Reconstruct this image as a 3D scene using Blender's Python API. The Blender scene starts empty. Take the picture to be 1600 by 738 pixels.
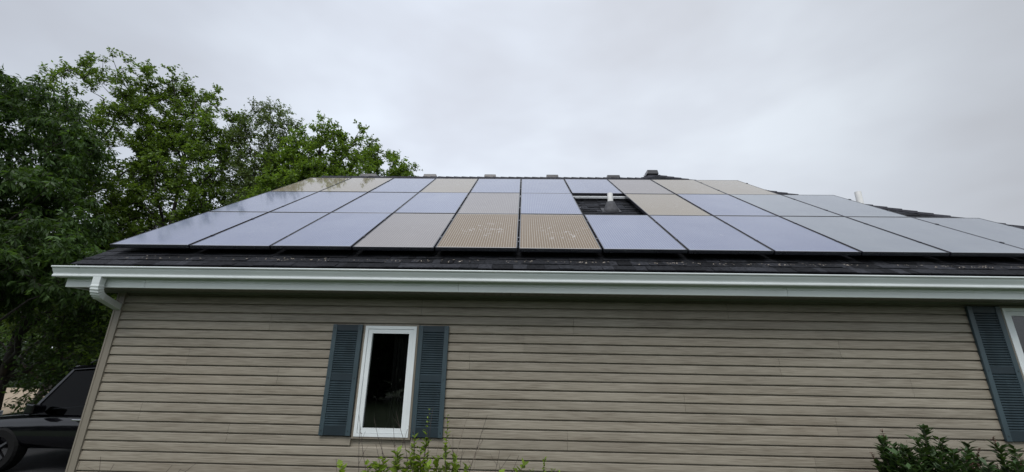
import bpy, bmesh, math, random
import numpy as np
from mathutils import Vector, Matrix, noise
random.seed(7); RNG = np.random.default_rng(11)
S = bpy.context.scene; COL = S.collection

# ---------------------------------------------------------------- camera
cam = bpy.data.cameras.new("camera"); cam.sensor_width = 36.0; cam.lens = 14.471
cam.clip_start = 0.05; cam.clip_end = 2000
co = bpy.data.objects.new("camera", cam); COL.objects.link(co)
Rm = Matrix(((0.9995942, -0.0094999, 0.0268548), (0.0228988, -0.2927672, -0.9559095), (0.0169432, 0.9561365, -0.2924309)))
co.matrix_world = Matrix.Translation((0, 0, 2.0)) @ Rm.to_4x4(); S.camera = co

# ---------------------------------------------------------------- world: overcast sky
W = bpy.data.worlds.new("World"); S.world = W; W.use_nodes = True
nt = W.node_tree; nt.nodes.clear(); L = nt.links
def N(nt, t, **k):
    n = nt.nodes.new(t)
    for a, b in k.items(): setattr(n, a, b)
    return n
SUN_EL, SUN_AZ = math.radians(54), math.radians(195)
tc = N(nt, 'ShaderNodeTexCoord'); sep = N(nt, 'ShaderNodeSeparateXYZ'); L.new(tc.outputs['Generated'], sep.inputs[0])
mp = N(nt, 'ShaderNodeMapping'); mp.inputs['Scale'].default_value = (1.0, 1.0, 2.1); L.new(tc.outputs['Generated'], mp.inputs[0])
nz = N(nt, 'ShaderNodeTexNoise'); nz.inputs['Scale'].default_value = 1.8; nz.inputs['Detail'].default_value = 4; nz.inputs['Roughness'].default_value = 0.5; nz.inputs['Distortion'].default_value = 0.15
L.new(mp.outputs[0], nz.inputs['Vector'])
cr = N(nt, 'ShaderNodeValToRGB'); e = cr.color_ramp.elements
e[0].position = 0.34; e[0].color = (0.58, 0.61, 0.68, 1); e[1].position = 0.66; e[1].color = (0.73, 0.79, 0.88, 1)
m = e.new(0.5); m.color = (0.645, 0.69, 0.775, 1)
L.new(nz.outputs['Fac'], cr.inputs[0])
zr = N(nt, 'ShaderNodeMapRange'); zr.inputs['From Min'].default_value = 0.72; zr.inputs['From Max'].default_value = 1.0
zr.inputs['To Min'].default_value = 1.0; zr.inputs['To Max'].default_value = 1.5; L.new(sep.outputs['Z'], zr.inputs['Value'])
xr = N(nt, 'ShaderNodeMapRange'); xr.inputs['From Min'].default_value = -0.3; xr.inputs['From Max'].default_value = 0.75
xr.inputs['To Min'].default_value = 1.0; xr.inputs['To Max'].default_value = 0.0; L.new(sep.outputs['X'], xr.inputs['Value'])
warm = N(nt, 'ShaderNodeMix', data_type='RGBA'); warm.inputs['A'].default_value = (0.93, 0.92, 0.89, 1); warm.inputs['B'].default_value = (1, 1, 1, 1)
L.new(xr.outputs[0], warm.inputs['Factor'])
mul = N(nt, 'ShaderNodeMix', data_type='RGBA', blend_type='MULTIPLY'); mul.inputs['Factor'].default_value = 1
L.new(cr.outputs[0], mul.inputs['A']); L.new(warm.outputs['Result'], mul.inputs['B'])
def glow(vec, a, b, lo, hi):      # broad brighter region of cloud around a direction
    dp = N(nt, 'ShaderNodeVectorMath', operation='DOT_PRODUCT'); L.new(tc.outputs['Generated'], dp.inputs[0]); dp.inputs[1].default_value = vec
    r_ = N(nt, 'ShaderNodeMapRange', interpolation_type='SMOOTHSTEP'); r_.inputs['From Min'].default_value = a; r_.inputs['From Max'].default_value = b
    r_.inputs['To Min'].default_value = lo; r_.inputs['To Max'].default_value = hi; L.new(dp.outputs['Value'], r_.inputs['Value']); return r_.outputs[0]
g1 = glow((0.04, 0.87, 0.49), 0.62, 0.98, 0.84, 1.12); g2 = glow((-0.1, -0.75, 0.65), 0.2, 1.0, 1.0, 1.7)
gm_ = N(nt, 'ShaderNodeMath', operation='MULTIPLY'); L.new(g1, gm_.inputs[0]); L.new(g2, gm_.inputs[1])
gz = N(nt, 'ShaderNodeMath', operation='MULTIPLY'); L.new(gm_.outputs[0], gz.inputs[0]); L.new(zr.outputs[0], gz.inputs[1])
vm = N(nt, 'ShaderNodeVectorMath', operation='SCALE'); L.new(mul.outputs['Result'], vm.inputs[0]); L.new(gz.outputs[0], vm.inputs['Scale'])
bgc = N(nt, 'ShaderNodeBackground'); bgc.inputs['Strength'].default_value = 1.11; L.new(vm.outputs[0], bgc.inputs['Color'])
sky = N(nt, 'ShaderNodeTexSky', sky_type='NISHITA'); sky.sun_disc = False; sky.sun_elevation = SUN_EL; sky.sun_rotation = SUN_AZ
bgs = N(nt, 'ShaderNodeBackground'); bgs.inputs['Strength'].default_value = 0.08; L.new(sky.outputs[0], bgs.inputs['Color'])
mx = N(nt, 'ShaderNodeMixShader'); mx.inputs[0].default_value = 0.93; L.new(bgs.outputs[0], mx.inputs[1]); L.new(bgc.outputs[0], mx.inputs[2])
wo = N(nt, 'ShaderNodeOutputWorld'); L.new(mx.outputs[0], wo.inputs[0])

sl = bpy.data.lights.new("sun", 'SUN'); sl.energy = 1.65; sl.angle = math.radians(30); sl.color = (1, 0.97, 0.93)
so = bpy.data.objects.new("sun", sl); COL.objects.link(so)
d = Vector((math.sin(SUN_AZ) * math.cos(SUN_EL), math.cos(SUN_AZ) * math.cos(SUN_EL), math.sin(SUN_EL)))
so.rotation_euler = d.to_track_quat('Z', 'Y').to_euler(); so.location = (0, -5, 30)
S.view_settings.view_transform = 'Standard'; S.view_settings.look = 'None'; S.view_settings.gamma = 1
S.view_settings.exposure = 0.0; S.view_settings.use_curve_mapping = False

# ---------------------------------------------------------------- materials
def mat(name, col, rough=0.6, metal=0.0, spec=0.5, var=0.0, vscale=(4, 4, 4), bump=0.0, bscale=60, island=0.0, trans=0.0, coat=0.0, col2=None):
    M = bpy.data.materials.new(name); M.use_nodes = True; t = M.node_tree; p = t.nodes['Principled BSDF']; l = t.links
    p.inputs['Roughness'].default_value = rough; p.inputs['Metallic'].default_value = metal
    p.inputs['Specular IOR Level'].default_value = spec; p.inputs['Coat Weight'].default_value = coat
    c = (*col, 1); p.inputs['Base Color'].default_value = c
    out = None
    geo = N(t, 'ShaderNodeTexCoord')
    if var > 0 or col2:
        mpn = N(t, 'ShaderNodeMapping'); mpn.inputs['Scale'].default_value = vscale; l.new(geo.outputs['Object'], mpn.inputs[0])
        n = N(t, 'ShaderNodeTexNoise'); n.inputs['Scale'].default_value = 1; n.inputs['Detail'].default_value = 6; l.new(mpn.outputs[0], n.inputs['Vector'])
        mr = N(t, 'ShaderNodeMapRange'); mr.inputs['From Min'].default_value = 0.3; mr.inputs['From Max'].default_value = 0.7; l.new(n.outputs['Fac'], mr.inputs['Value'])
        mi = N(t, 'ShaderNodeMix', data_type='RGBA')
        mi.inputs['A'].default_value = tuple(x * (1 - var) for x in col) + (1,)
        mi.inputs['B'].default_value = (*(col2 or tuple(x * (1 + var) for x in col)), 1)
        l.new(mr.outputs[0], mi.inputs['Factor']); out = mi.outputs['Result']
    if island > 0:
        g = N(t, 'ShaderNodeNewGeometry'); mr = N(t, 'ShaderNodeMapRange'); mr.inputs['To Min'].default_value = 1 - island; mr.inputs['To Max'].default_value = 1 + island
        l.new(g.outputs['Random Per Island'], mr.inputs['Value'])
        hs = N(t, 'ShaderNodeVectorMath', operation='SCALE')
        if out: l.new(out, hs.inputs[0])
        else: hs.inputs[0].default_value = col
        l.new(mr.outputs[0], hs.inputs['Scale']); out = hs.outputs[0]
    if out: l.new(out, p.inputs['Base Color'])
    if bump > 0:
        n = N(t, 'ShaderNodeTexNoise'); n.inputs['Scale'].default_value = bscale; n.inputs['Detail'].default_value = 4; l.new(geo.outputs['Object'], n.inputs['Vector'])
        b = N(t, 'ShaderNodeBump'); b.inputs['Strength'].default_value = bump; b.inputs['Distance'].default_value = 0.01
        l.new(n.outputs['Fac'], b.inputs['Height']); l.new(b.outputs[0], p.inputs['Normal'])
    if trans > 0:
        tr = N(t, 'ShaderNodeBsdfTranslucent'); ms = N(t, 'ShaderNodeMixShader'); ms.inputs[0].default_value = trans
        if out:
            hs2 = N(t, 'ShaderNodeVectorMath', operation='MULTIPLY'); hs2.inputs[1].default_value = (1.5, 1.5, 0.7); l.new(out, hs2.inputs[0]); l.new(hs2.outputs[0], tr.inputs[0])
        else: tr.inputs[0].default_value = c
        l.new(p.outputs[0], ms.inputs[1]); l.new(tr.outputs[0], ms.inputs[2]); l.new(ms.outputs[0], t.nodes['Material Output'].inputs[0])
    return M

def siding_mat(name):
    M = bpy.data.materials.new(name); M.use_nodes = True; t = M.node_tree; p = t.nodes['Principled BSDF']; l = t.links
    g = N(t, 'ShaderNodeTexCoord')
    def nz(sc, det=5, dis=0):
        mpn = N(t, 'ShaderNodeMapping'); mpn.inputs['Scale'].default_value = sc; l.new(g.outputs['Object'], mpn.inputs[0])
        n = N(t, 'ShaderNodeTexNoise'); n.inputs['Scale'].default_value = 1; n.inputs['Detail'].default_value = det; n.inputs['Distortion'].default_value = dis; l.new(mpn.outputs[0], n.inputs['Vector']); return n.outputs['Fac']
    grain = nz((4.5, 4.5, 150), 8, 0.4); blot = nz((1.1, 1.1, 7), 3); stain = nz((0.55, 0.55, 1.3), 4)
    r = N(t, 'ShaderNodeValToRGB'); e = r.color_ramp.elements
    e[0].position = 0.36; e[0].color = (0.165, 0.140, 0.104, 1); e[1].position = 0.68; e[1].color = (0.33, 0.297, 0.238, 1)
    q = e.new(0.5); q.color = (0.250, 0.222, 0.174, 1)
    ad = N(t, 'ShaderNodeMath', operation='MULTIPLY_ADD'); ad.inputs[1].default_value = 0.3; l.new(blot, ad.inputs[0])
    ml = N(t, 'ShaderNodeMath', operation='MULTIPLY'); ml.inputs[1].default_value = 0.7; l.new(grain, ml.inputs[0]); l.new(ml.outputs[0], ad.inputs[2])
    l.new(ad.outputs[0], r.inputs[0])
    st = N(t, 'ShaderNodeMapRange'); st.inputs['From Min'].default_value = 0.52; st.inputs['From Max'].default_value = 0.75; st.inputs['To Max'].default_value = 0.35; l.new(stain, st.inputs['Value'])
    mi = N(t, 'ShaderNodeMix', data_type='RGBA'); mi.inputs['B'].default_value = (0.24, 0.195, 0.145, 1); l.new(st.outputs[0], mi.inputs['Factor']); l.new(r.outputs[0], mi.inputs['A'])
    ge = N(t, 'ShaderNodeNewGeometry'); mr = N(t, 'ShaderNodeMapRange'); mr.inputs['To Min'].default_value = 0.93; mr.inputs['To Max'].default_value = 1.07; l.new(ge.outputs['Random Per Island'], mr.inputs['Value'])
    sc = N(t, 'ShaderNodeVectorMath', operation='SCALE'); l.new(mi.outputs['Result'], sc.inputs[0]); l.new(mr.outputs[0], sc.inputs['Scale'])
    l.new(sc.outputs[0], p.inputs['Base Color']); p.inputs['Roughness'].default_value = 0.55; p.inputs['Specular IOR Level'].default_value = 0.35
    b = N(t, 'ShaderNodeBump'); b.inputs['Strength'].default_value = 0.25; b.inputs['Distance'].default_value = 0.002; l.new(grain, b.inputs['Height']); l.new(b.outputs[0], p.inputs['Normal'])
    return M

def panel_mat(name, cell, dirt_scatter, lines, seed, scatterfac=0.5, rough=0.075, coat=1.0, smudge=0.12):
    """solar glass over cells: vertical busbars, faint cell gaps, white margin with painted sky glint, dust with painted glass scatter; coordinates are the panel's own metres"""
    M = bpy.data.materials.new(name); M.use_nodes = True; t = M.node_tree; p = t.nodes['Principled BSDF']; l = t.links
    g = N(t, 'ShaderNodeTexCoord'); sp = N(t, 'ShaderNodeSeparateXYZ'); l.new(g.outputs['Object'], sp.inputs[0])
    def mth(op, a, b=None, c=None):
        n = N(t, 'ShaderNodeMath', operation=op)
        for i, v in enumerate((a, b, c)):
            if v is None: continue
            if isinstance(v, (int, float)): n.inputs[i].default_value = v
            else: l.new(v, n.inputs[i])
        return n.outputs[0]
    X, Y = sp.outputs['X'], sp.outputs['Y']
    fx = mth('FRACT', mth('MULTIPLY', X, 31 / 0.955)); dx = mth('ABSOLUTE', mth('SUBTRACT', fx, 0.5))
    bus = mth('LESS_THAN', dx, 0.065)
    fy = mth('FRACT', mth('DIVIDE', Y, 0.161)); dy = mth('ABSOLUTE', mth('SUBTRACT', fy, 0.5)); gapy = mth('LESS_THAN', dy, 0.016)
    mar = mth('LESS_THAN', mth('SUBTRACT', 0.478, mth('ABSOLUTE', X)), 0.004)
    margin_glint = mth('LESS_THAN', mth('SUBTRACT', 0.808, mth('ABSOLUTE', Y)), 0.021)  # backsheet margin, widened to paint the sky glint on the frame edge
    line = mth('MINIMUM', mth('ADD', mth('ADD', bus, mth('MULTIPLY', gapy, 0.10)), mth('ADD', mar, mth('MULTIPLY', margin_glint, 1.2))), 1.0)
    n = N(t, 'ShaderNodeTexNoise', noise_dimensions='4D'); n.inputs['W'].default_value = seed; n.inputs['Scale'].default_value = 1.8; n.inputs['Detail'].default_value = 4; l.new(g.outputs['Object'], n.inputs['Vector'])
    n2 = N(t, 'ShaderNodeTexNoise', noise_dimensions='4D'); n2.inputs['W'].default_value = seed + 3; n2.inputs['Scale'].default_value = 7; n2.inputs['Detail'].default_value = 8; n2.inputs['Roughness'].default_value = 0.7; n2.inputs['Distortion'].default_value = 1.5; l.new(g.outputs['Object'], n2.inputs['Vector'])
    mi = N(t, 'ShaderNodeMix', data_type='RGBA'); mi.inputs['A'].default_value = (*cell, 1); mi.inputs['B'].default_value = (*dirt_scatter, 1)  # dust tone that also paints in the light scattered by textured glass
    mr = N(t, 'ShaderNodeMapRange'); mr.inputs['From Min'].default_value = 0.3; mr.inputs['From Max'].default_value = 0.7; mr.inputs['To Min'].default_value = scatterfac * 0.5; mr.inputs['To Max'].default_value = scatterfac; l.new(n.outputs['Fac'], mr.inputs['Value'])
    l.new(mr.outputs[0], mi.inputs['Factor'])
    m2 = N(t, 'ShaderNodeMix', data_type='RGBA'); m2.inputs['B'].default_value = (0.66, 0.64, 0.60, 1)
    l.new(mth('MULTIPLY', line, lines), m2.inputs['Factor']); l.new(mi.outputs['Result'], m2.inputs['A'])
    # dried marks
    mk = N(t, 'ShaderNodeMapRange'); mk.inputs['From Min'].default_value = 0.56; mk.inputs['From Max'].default_value = 0.66; mk.inputs['To Max'].default_value = smudge; l.new(n2.outputs['Fac'], mk.inputs['Value'])
    # keep marks to one patch
    dxx = mth('SUBTRACT', X, 0.1); dyy = mth('SUBTRACT', Y, -0.1)
    rr = mth('SQRT', mth('ADD', mth('MULTIPLY', dxx, dxx), mth('MULTIPLY', dyy, dyy)))
    pk = N(t, 'ShaderNodeMapRange'); pk.inputs['From Min'].default_value = 0.45; pk.inputs['From Max'].default_value = 0.15; l.new(rr, pk.inputs['Value'])
    m3 = N(t, 'ShaderNodeMix', data_type='RGBA'); m3.inputs['B'].default_value = (0.55, 0.55, 0.55, 1)
    l.new(mth('MULTIPLY', mk.outputs[0], pk.outputs[0]), m3.inputs['Factor']); l.new(m2.outputs['Result'], m3.inputs['A'])
    l.new(m3.outputs['Result'], p.inputs['Base Color'])
    p.inputs['Roughness'].default_value = 0.45; p.inputs['Specular IOR Level'].default_value = 0.1
    p.inputs['Coat Weight'].default_value = coat; p.inputs['Coat IOR'].default_value = 1.5; p.inputs['Coat Roughness'].default_value = rough
    return M

M_SIDE = siding_mat("vinyl_siding")
M_TRIM = mat("vinyl_trim", (0.215, 0.19, 0.15), 0.5, var=0.12, vscale=(20, 20, 1.5))
M_WHITE = mat("white_aluminium", (0.64, 0.68, 0.66), 0.35, var=0.05, vscale=(1.5, 6, 6))
M_GUT = mat("white_gutter_enamel", (0.62, 0.66, 0.65), 0.28, var=0.06, vscale=(2, 8, 8), spec=0.6)
M_SOF = mat("soffit_vinyl", (0.2, 0.19, 0.17), 0.6, var=0.08)
M_VINYL = mat("white_window_vinyl", (0.74, 0.78, 0.78), 0.35, var=0.04, vscale=(8, 8, 8))
M_RAIL = mat("slate_blue_rail", (0.016, 0.028, 0.036), 0.5, var=0.2, spec=0.4)
M_SHUT = mat("slate_blue_shutter", (0.029, 0.047, 0.057), 0.5, var=0.25, vscale=(10, 10, 4), spec=0.4)
M_STILE = mat("slate_blue_shutter_frame", (0.040, 0.064, 0.076), 0.45, var=0.15, vscale=(10, 10, 3), spec=0.5)
M_SHING = mat("asphalt_shingle", (0.024, 0.025, 0.029), 0.9, island=0.55, var=0.45, vscale=(30, 30, 30), bump=0.6, bscale=220, spec=0.15)
M_CAP = mat("ridge_shingle", (0.03, 0.03, 0.036), 0.9, island=0.3, var=0.4, vscale=(30, 30, 30), bump=0.5, bscale=200, spec=0.15)
M_DARK = mat("black_metal", (0.02, 0.02, 0.022), 0.35, spec=0.5, var=0.2)
M_FRAME = mat("black_anodised_frame", (0.014, 0.014, 0.020), 0.18, spec=0.5, var=0.2)
M_VENT = mat("dark_vent_metal", (0.035, 0.034, 0.036), 0.3, spec=0.6, var=0.2)
M_RUB = mat("grey_rubber", (0.05, 0.05, 0.055), 0.7, var=0.3, vscale=(20, 20, 20))
M_PVC = mat("white_pvc", (0.82, 0.81, 0.78), 0.45, var=0.08, vscale=(10, 10, 10))
M_ALU = mat("mill_aluminium", (0.72, 0.73, 0.74), 0.4, metal=0.0, var=0.08)
M_INT = mat("room_paint", (0.10, 0.09, 0.08), 0.8, var=0.2)
M_CURT = mat("dark_curtain", (0.018, 0.016, 0.015), 0.9, var=0.4, vscale=(40, 4, 2))
M_BARK = mat("tree_bark", (0.035, 0.03, 0.026), 0.9, var=0.4, vscale=(12, 12, 2), bump=0.8, bscale=30)
M_TWIG = mat("dark_twig", (0.06, 0.045, 0.038), 0.8, var=0.4, vscale=(20, 20, 20))
M_TWIGP = mat("pale_twig", (0.22, 0.18, 0.14), 0.8, var=0.3, vscale=(20, 20, 20))
def leafmat(n, c, v=0.45, tr=0.35): return mat(n, c, 0.5, var=0.35, vscale=(0.8, 0.8, 0.8), island=v, trans=tr, spec=0.35)
L_MID = leafmat("leaf_mid_green", (0.105, 0.168, 0.032), tr=.42); L_BRT = leafmat("leaf_bright_green", (0.125, 0.20, 0.034), tr=.42)
L_DRK = leafmat("leaf_dark_green", (0.052, 0.098, 0.024), tr=.4); L_PAL = leafmat("leaf_pale_green", (0.105, 0.15, 0.055))
L_HDG = leafmat("leaf_hedge", (0.025, 0.045, 0.018)); L_FRH = leafmat("leaf_fresh", (0.17, 0.25, 0.035), tr=0.4)
L_YEW = leafmat("leaf_deep_shrub", (0.042, 0.078, 0.026), tr=0.25); L_RED = leafmat("leaf_reddish_tip", (0.11, 0.055, 0.045), tr=0.25)
M_GRASS = mat("lawn", (0.035, 0.06, 0.02), 0.9, var=0.5, vscale=(3, 3, 3), bump=0.6, bscale=40)
M_CONC = mat("tan_concrete", (0.34, 0.27, 0.19), 0.85, var=0.12, vscale=(0.7, 0.7, 0.7), bump=0.2, bscale=80)
M_CARSHADE = mat('shade_dark_ground', (0.018, 0.018, 0.02), 0.9, var=0.3, vscale=(8, 8, 8), bump=0.5, bscale=120)  # near-black colour in place of the shade under the car
M_MULCH = mat("bark_mulch", (0.06, 0.045, 0.035), 0.95, var=0.5, vscale=(20, 20, 20), bump=1, bscale=50)
M_LITTER = mat("dry_leaf_litter", (0.27, 0.235, 0.195), 0.8, island=0.6)
def glassmat(name, tint, rough=0.02, ior=1.5):
    M = bpy.data.materials.new(name); M.use_nodes = True; t = M.node_tree; l = t.links
    for n in list(t.nodes): t.nodes.remove(n)
    o = N(t, 'ShaderNodeOutputMaterial'); gl = N(t, 'ShaderNodeBsdfGlossy'); gl.inputs['Roughness'].default_value = rough
    tr = N(t, 'ShaderNodeBsdfTransparent'); tr.inputs[0].default_value = (*tint, 1)
    fr = N(t, 'ShaderNodeFresnel'); fr.inputs[0].default_value = ior
    g = N(t, 'ShaderNodeTexCoord'); nn = N(t, 'ShaderNodeTexNoise'); nn.inputs['Scale'].default_value = 3; l.new(g.outputs['Object'], nn.inputs['Vector'])
    b = N(t, 'ShaderNodeBump'); b.inputs['Strength'].default_value = 0.05; b.inputs['Distance'].default_value = 0.02; l.new(nn.outputs['Fac'], b.inputs['Height']); l.new(b.outputs[0], gl.inputs['Normal'])
    ms = N(t, 'ShaderNodeMixShader'); l.new(fr.outputs[0], ms.inputs[0]); l.new(tr.outputs[0], ms.inputs[1]); l.new(gl.outputs[0], ms.inputs[2]); l.new(ms.outputs[0], o.inputs[0])
    return M
M_GLASS = glassmat("window_glass", (0.8, 0.85, 0.82), ior=1.85); M_CGLASS = glassmat("tinted_car_glass", (0.03, 0.033, 0.036), ior=1.22)
M_CAR = mat("black_car_paint", (0.003, 0.003, 0.004), 0.12, spec=0.35, coat=0.4)
M_TYRE = mat("tyre_rubber", (0.007, 0.007, 0.007), 0.9, spec=0.2); M_RIM = mat("black_wheel_alloy", (0.008, 0.008, 0.009), 0.4)
M_CHROME = mat("chrome_trim", (0.65, 0.65, 0.67), 0.15, metal=1.0); M_LENS = mat("headlamp_lens", (0.5, 0.52, 0.55), 0.08)

# ---------------------------------------------------------------- object helpers
def empty(name, loc=(0, 0, 0), rz=0, parent=None):
    o = bpy.data.objects.new(name, None); COL.objects.link(o); o.location = loc; o.rotation_euler = (0, 0, rz); o.empty_display_size = 0.2
    if parent: o.parent = parent
    return o
def tag(o, label=None, cat=None, group=None, kind=None):
    if label: o['label'] = label
    if cat: o['category'] = cat
    if group: o['group'] = group
    if kind: o['kind'] = kind
    return o
class MB:
    def __init__(s): s.v = []; s.f = []
    def add(s, vs, fs):
        b = len(s.v); s.v += [tuple(v) for v in vs]; s.f += [tuple(b + i for i in f) for f in fs]; return s
    def box(s, x0, x1, y0, y1, z0, z1):
        return s.add([(x0, y0, z0), (x1, y0, z0), (x1, y1, z0), (x0, y1, z0), (x0, y0, z1), (x1, y0, z1), (x1, y1, z1), (x0, y1, z1)],
                     [(0, 3, 2, 1), (4, 5, 6, 7), (0, 1, 5, 4), (1, 2, 6, 5), (2, 3, 7, 6), (3, 0, 4, 7)])
    def hexa(s, vs): return s.add(vs, [(0, 3, 2, 1), (4, 5, 6, 7), (0, 1, 5, 4), (1, 2, 6, 5), (2, 3, 7, 6), (3, 0, 4, 7)])
    def extr(s, prof, x0, x1):      # (y,z) profile swept along x
        n = len(prof); return s.add([(x0, y, z) for y, z in prof] + [(x1, y, z) for y, z in prof],
            [(i, i + n, (i + 1) % n + n, (i + 1) % n) for i in range(n)] + [tuple(range(n)), tuple(range(2 * n - 1, n - 1, -1))])
    def tube(s, pts, rad, k=8, cap=True):
        pts = [Vector(p) for p in pts]; rad = rad if hasattr(rad, '__len__') else [rad] * len(pts); rings = []
        up = None
        for i, p in enumerate(pts):
            t = (pts[min(i + 1, len(pts) - 1)] - pts[max(i - 1, 0)]).normalized()
            if up is None: up = Vector((1, 0, 0)) if abs(t.x) < 0.8 else Vector((0, 1, 0))
            a = t.cross(up).normalized(); b = a.cross(t).normalized(); up = b
            rings.append([p + a * math.cos(2 * math.pi * j / k) * rad[i] + b * math.sin(2 * math.pi * j / k) * rad[i] for j in range(k)])
        vs = [v for r in rings for v in r]; fs = []
        for i in range(len(pts) - 1):
            for j in range(k): fs.append((i * k + j, i * k + (j + 1) % k, (i + 1) * k + (j + 1) % k, (i + 1) * k + j))
        if cap: fs += [tuple(range(k - 1, -1, -1)), tuple(range((len(pts) - 1) * k, len(pts) * k))]
        return s.add(vs, fs)
    def lathe(s, c, prof, k=16):   # prof list of (r,z)
        vs = [(c[0] + r * math.cos(2 * math.pi * j / k), c[1] + r * math.sin(2 * math.pi * j / k), c[2] + z) for r, z in prof for j in range(k)]
        fs = [(i * k + j, i * k + (j + 1) % k, (i + 1) * k + (j + 1) % k, (i + 1) * k + j) for i in range(len(prof) - 1) for j in range(k)]
        fs += [tuple(range(k - 1, -1, -1)), tuple(range((len(prof) - 1) * k, len(prof) * k))]
        return s.add(vs, fs)
    def build(s, name, m, parent=None, bevel=0, smooth=False, loc=None):
        me = bpy.data.meshes.new(name); me.from_pydata(s.v, [], s.f); me.update()
        o = bpy.data.objects.new(name, me); COL.objects.link(o); me.materials.append(m)
        if parent: o.parent = parent
        if loc: o.location = loc
        if smooth: me.polygons.foreach_set('use_smooth', [True] * len(me.polygons))
        if bevel:
            b = o.modifiers.new('bevel', 'BEVEL'); b.width = bevel; b.segments = 2; b.limit_method = 'ANGLE'
        return o

# ---------------------------------------------------------------- the setting
ground = MB(); n = 24
def quad_sheet(x0, x1, y0, y1, z): return MB().add([(x0, y0, z), (x1, y0, z), (x1, y1, z), (x0, y1, z)], [(0, 1, 2, 3)])
tag(quad_sheet(-900, 900, -900, 900, 0).build('ground', M_GRASS), kind='structure')
tag(quad_sheet(-60, -5.6, 12.0, 25.5, 0.012).build('driveway', M_CONC), kind='structure')
tag(quad_sheet(-13, -5.2, 5.5, 12.0, 0.008).build('car_shade_pad', M_CARSHADE), kind='structure')  # dark sheet added for the shaded ground around the car
tag(quad_sheet(-4.9, 9.0, 3.6, 4.93, 0.02).build('planting_bed', M_MULCH), kind='structure')

# ---------------------------------------------------------------- roof geometry
TH = math.radians(34.417); c_, s_ = math.cos(TH), math.sin(TH); TT = math.tan(TH)
OY, OZ = 4.791, 3.170
def rp(x, v, h=0.0): return (x, OY + v * c_ - h * s_, OZ + v * s_ + h * c_)
def vy(Y): return (Y - OY) / c_
XL, YE, YR, AX, AY = -5.24, 4.55, 9.70, 3.5, 10.2
def zr_(Y): return OZ + (Y - OY) * TT
house = tag(empty('house', (0, YE, 0)), "one-storey house with taupe vinyl siding and a dark shingle roof carrying solar panels", "house")
def HB(mb, name, m, parent=None, **k):
    o = mb.build(name, m, None, **k); o.parent = parent or house
    o.matrix_parent_inverse = (Matrix.Translation((0, YE, 0)) if (parent is None) else Matrix.Translation((0, YE, 0))).inverted()
    return o
# every house part is modelled in world metres; parents sit at the house origin with identity scale
roof = HB(MB().add([rp(XL, vy(YE), -0.012), rp(9.15, vy(YE), -0.012), (AX, AY, zr_(AY) - .012), (AX - .5, YR, zr_(YR) - .012), (XL, YR, zr_(YR) - .012),
    (XL, 14.85, zr_(YE) - .012), (-2.15, 14.85, zr_(YE) - .012), (AX, 13.2, zr_(AY) - .012), (9.15, 18.85, zr_(YE) - .012), (-2.15, 18.85, zr_(YE) - .012)],
    [(0, 1, 2, 3, 4), (4, 3, 6, 5), (3, 2, 7, 9, 6), (1, 8, 7, 2), (7, 8, 9)]), 'roof', M_SHING)
def sub(mb, name, m, **k):
    o = mb.build(name, m, None, **k); o.parent = roof; o.matrix_parent_inverse = Matrix.Translation((0, YE, 0)).inverted() ; return o
# fix parent chain: roof carries the inverse already, so its local frame is the world frame
def child(parent, mb, name, m, **k):
    o = mb.build(name, m, None, **k); o.parent = parent; return o

# shingle tabs, laminated look with random widths and thickness
sh = MB(); v = vy(YE) - 0.012; row = 0; EX = 0.143
while v < vy(AY) - 0.02:
    Yc = OY + v * c_; xmax = AX + (AY - Yc) + (0.0 if Yc > YE else 0); xmin = XL if Yc + EX * c_ < YR + .02 else AX - (AY - Yc) + 0.05
    x = xmin - random.random() * 0.15 if xmin > XL + .1 else XL
    lift = 0.0
    while x < xmax - 0.02:
        w = random.choice((0.09, 0.13, 0.16, 0.2, 0.24, 0.31)) ; x1 = min(x + w, xmax)
        th = random.choice((0.006, 0.006, 0.013, 0.014)) + random.random() * .002
        ve = min(v + EX + 0.01, vy(AY) - .005)
        xb1 = min(x1, AX + AY - (OY + ve * c_)); xb0 = min(x, xb1 - 0.002)
        dv = random.uniform(-.003, .003)
        sh.hexa([rp(x + .003, v + dv, 0), rp(x1 - .003, v + dv, 0), rp(xb1, ve, -0.004), rp(xb0, ve, -0.004),
                 rp(x + .003, v + dv, th), rp(x1 - .003, v + dv, th), rp(xb1, ve, 0.0015), rp(xb0, ve, 0.0015)])
        x = x1
    v += EX; row += 1
child(roof, sh, 'shingles', M_SHING)
# ridge and hip caps
cap = MB()
def capline(p, q, side, step=0.2, w=0.13, drop=0.075):
    p, q = Vector(p), Vector(q); d = q - p; n = int(d.length / step)
    for i in range(n):
        a, b = p + d * (i / n), p + d * ((i + 1.25) / n) if i < n - 1 else q
        sv = Vector(side); lf = .024; l2 = .006
        up = Vector((0, 0, 1))
        vs = [a - sv * w - up * drop * 1 + up * .0, a + up * lf, a + sv * w - up * drop, b - sv * w - up * (drop + .006), b + up * l2, b + sv * w - up * (drop + .006)]
        t = up * .012
        cap.add([x + t for x in vs] + [x - t * .5 for x in vs], [(0, 1, 4, 3), (1, 2, 5, 4), (6, 9, 10, 7), (7, 10, 11, 8), (0, 6, 7, 1), (1, 7, 8, 2), (3, 4, 10, 9), (4, 5, 11, 10), (0, 3, 9, 6), (2, 8, 11, 5)])
capline((XL, YR, zr_(YR)), (AX - .45, YR, zr_(YR)), (0, 1, 0), drop=.085)
capline((9.15, YE, zr_(YE)), (AX, AY, zr_(AY)), (0.707, 0.707, 0), drop=.055)
capline((AX - .5, YR, zr_(YR)), (AX, AY, zr_(AY)), (-0.707, 0.707, 0), drop=.055)
capline((AX, AY, zr_(AY)), (AX, 13.2, zr_(AY)), (1, 0, 0), drop=.085)
child(roof, cap, 'ridge_cap', M_CAP)
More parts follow.
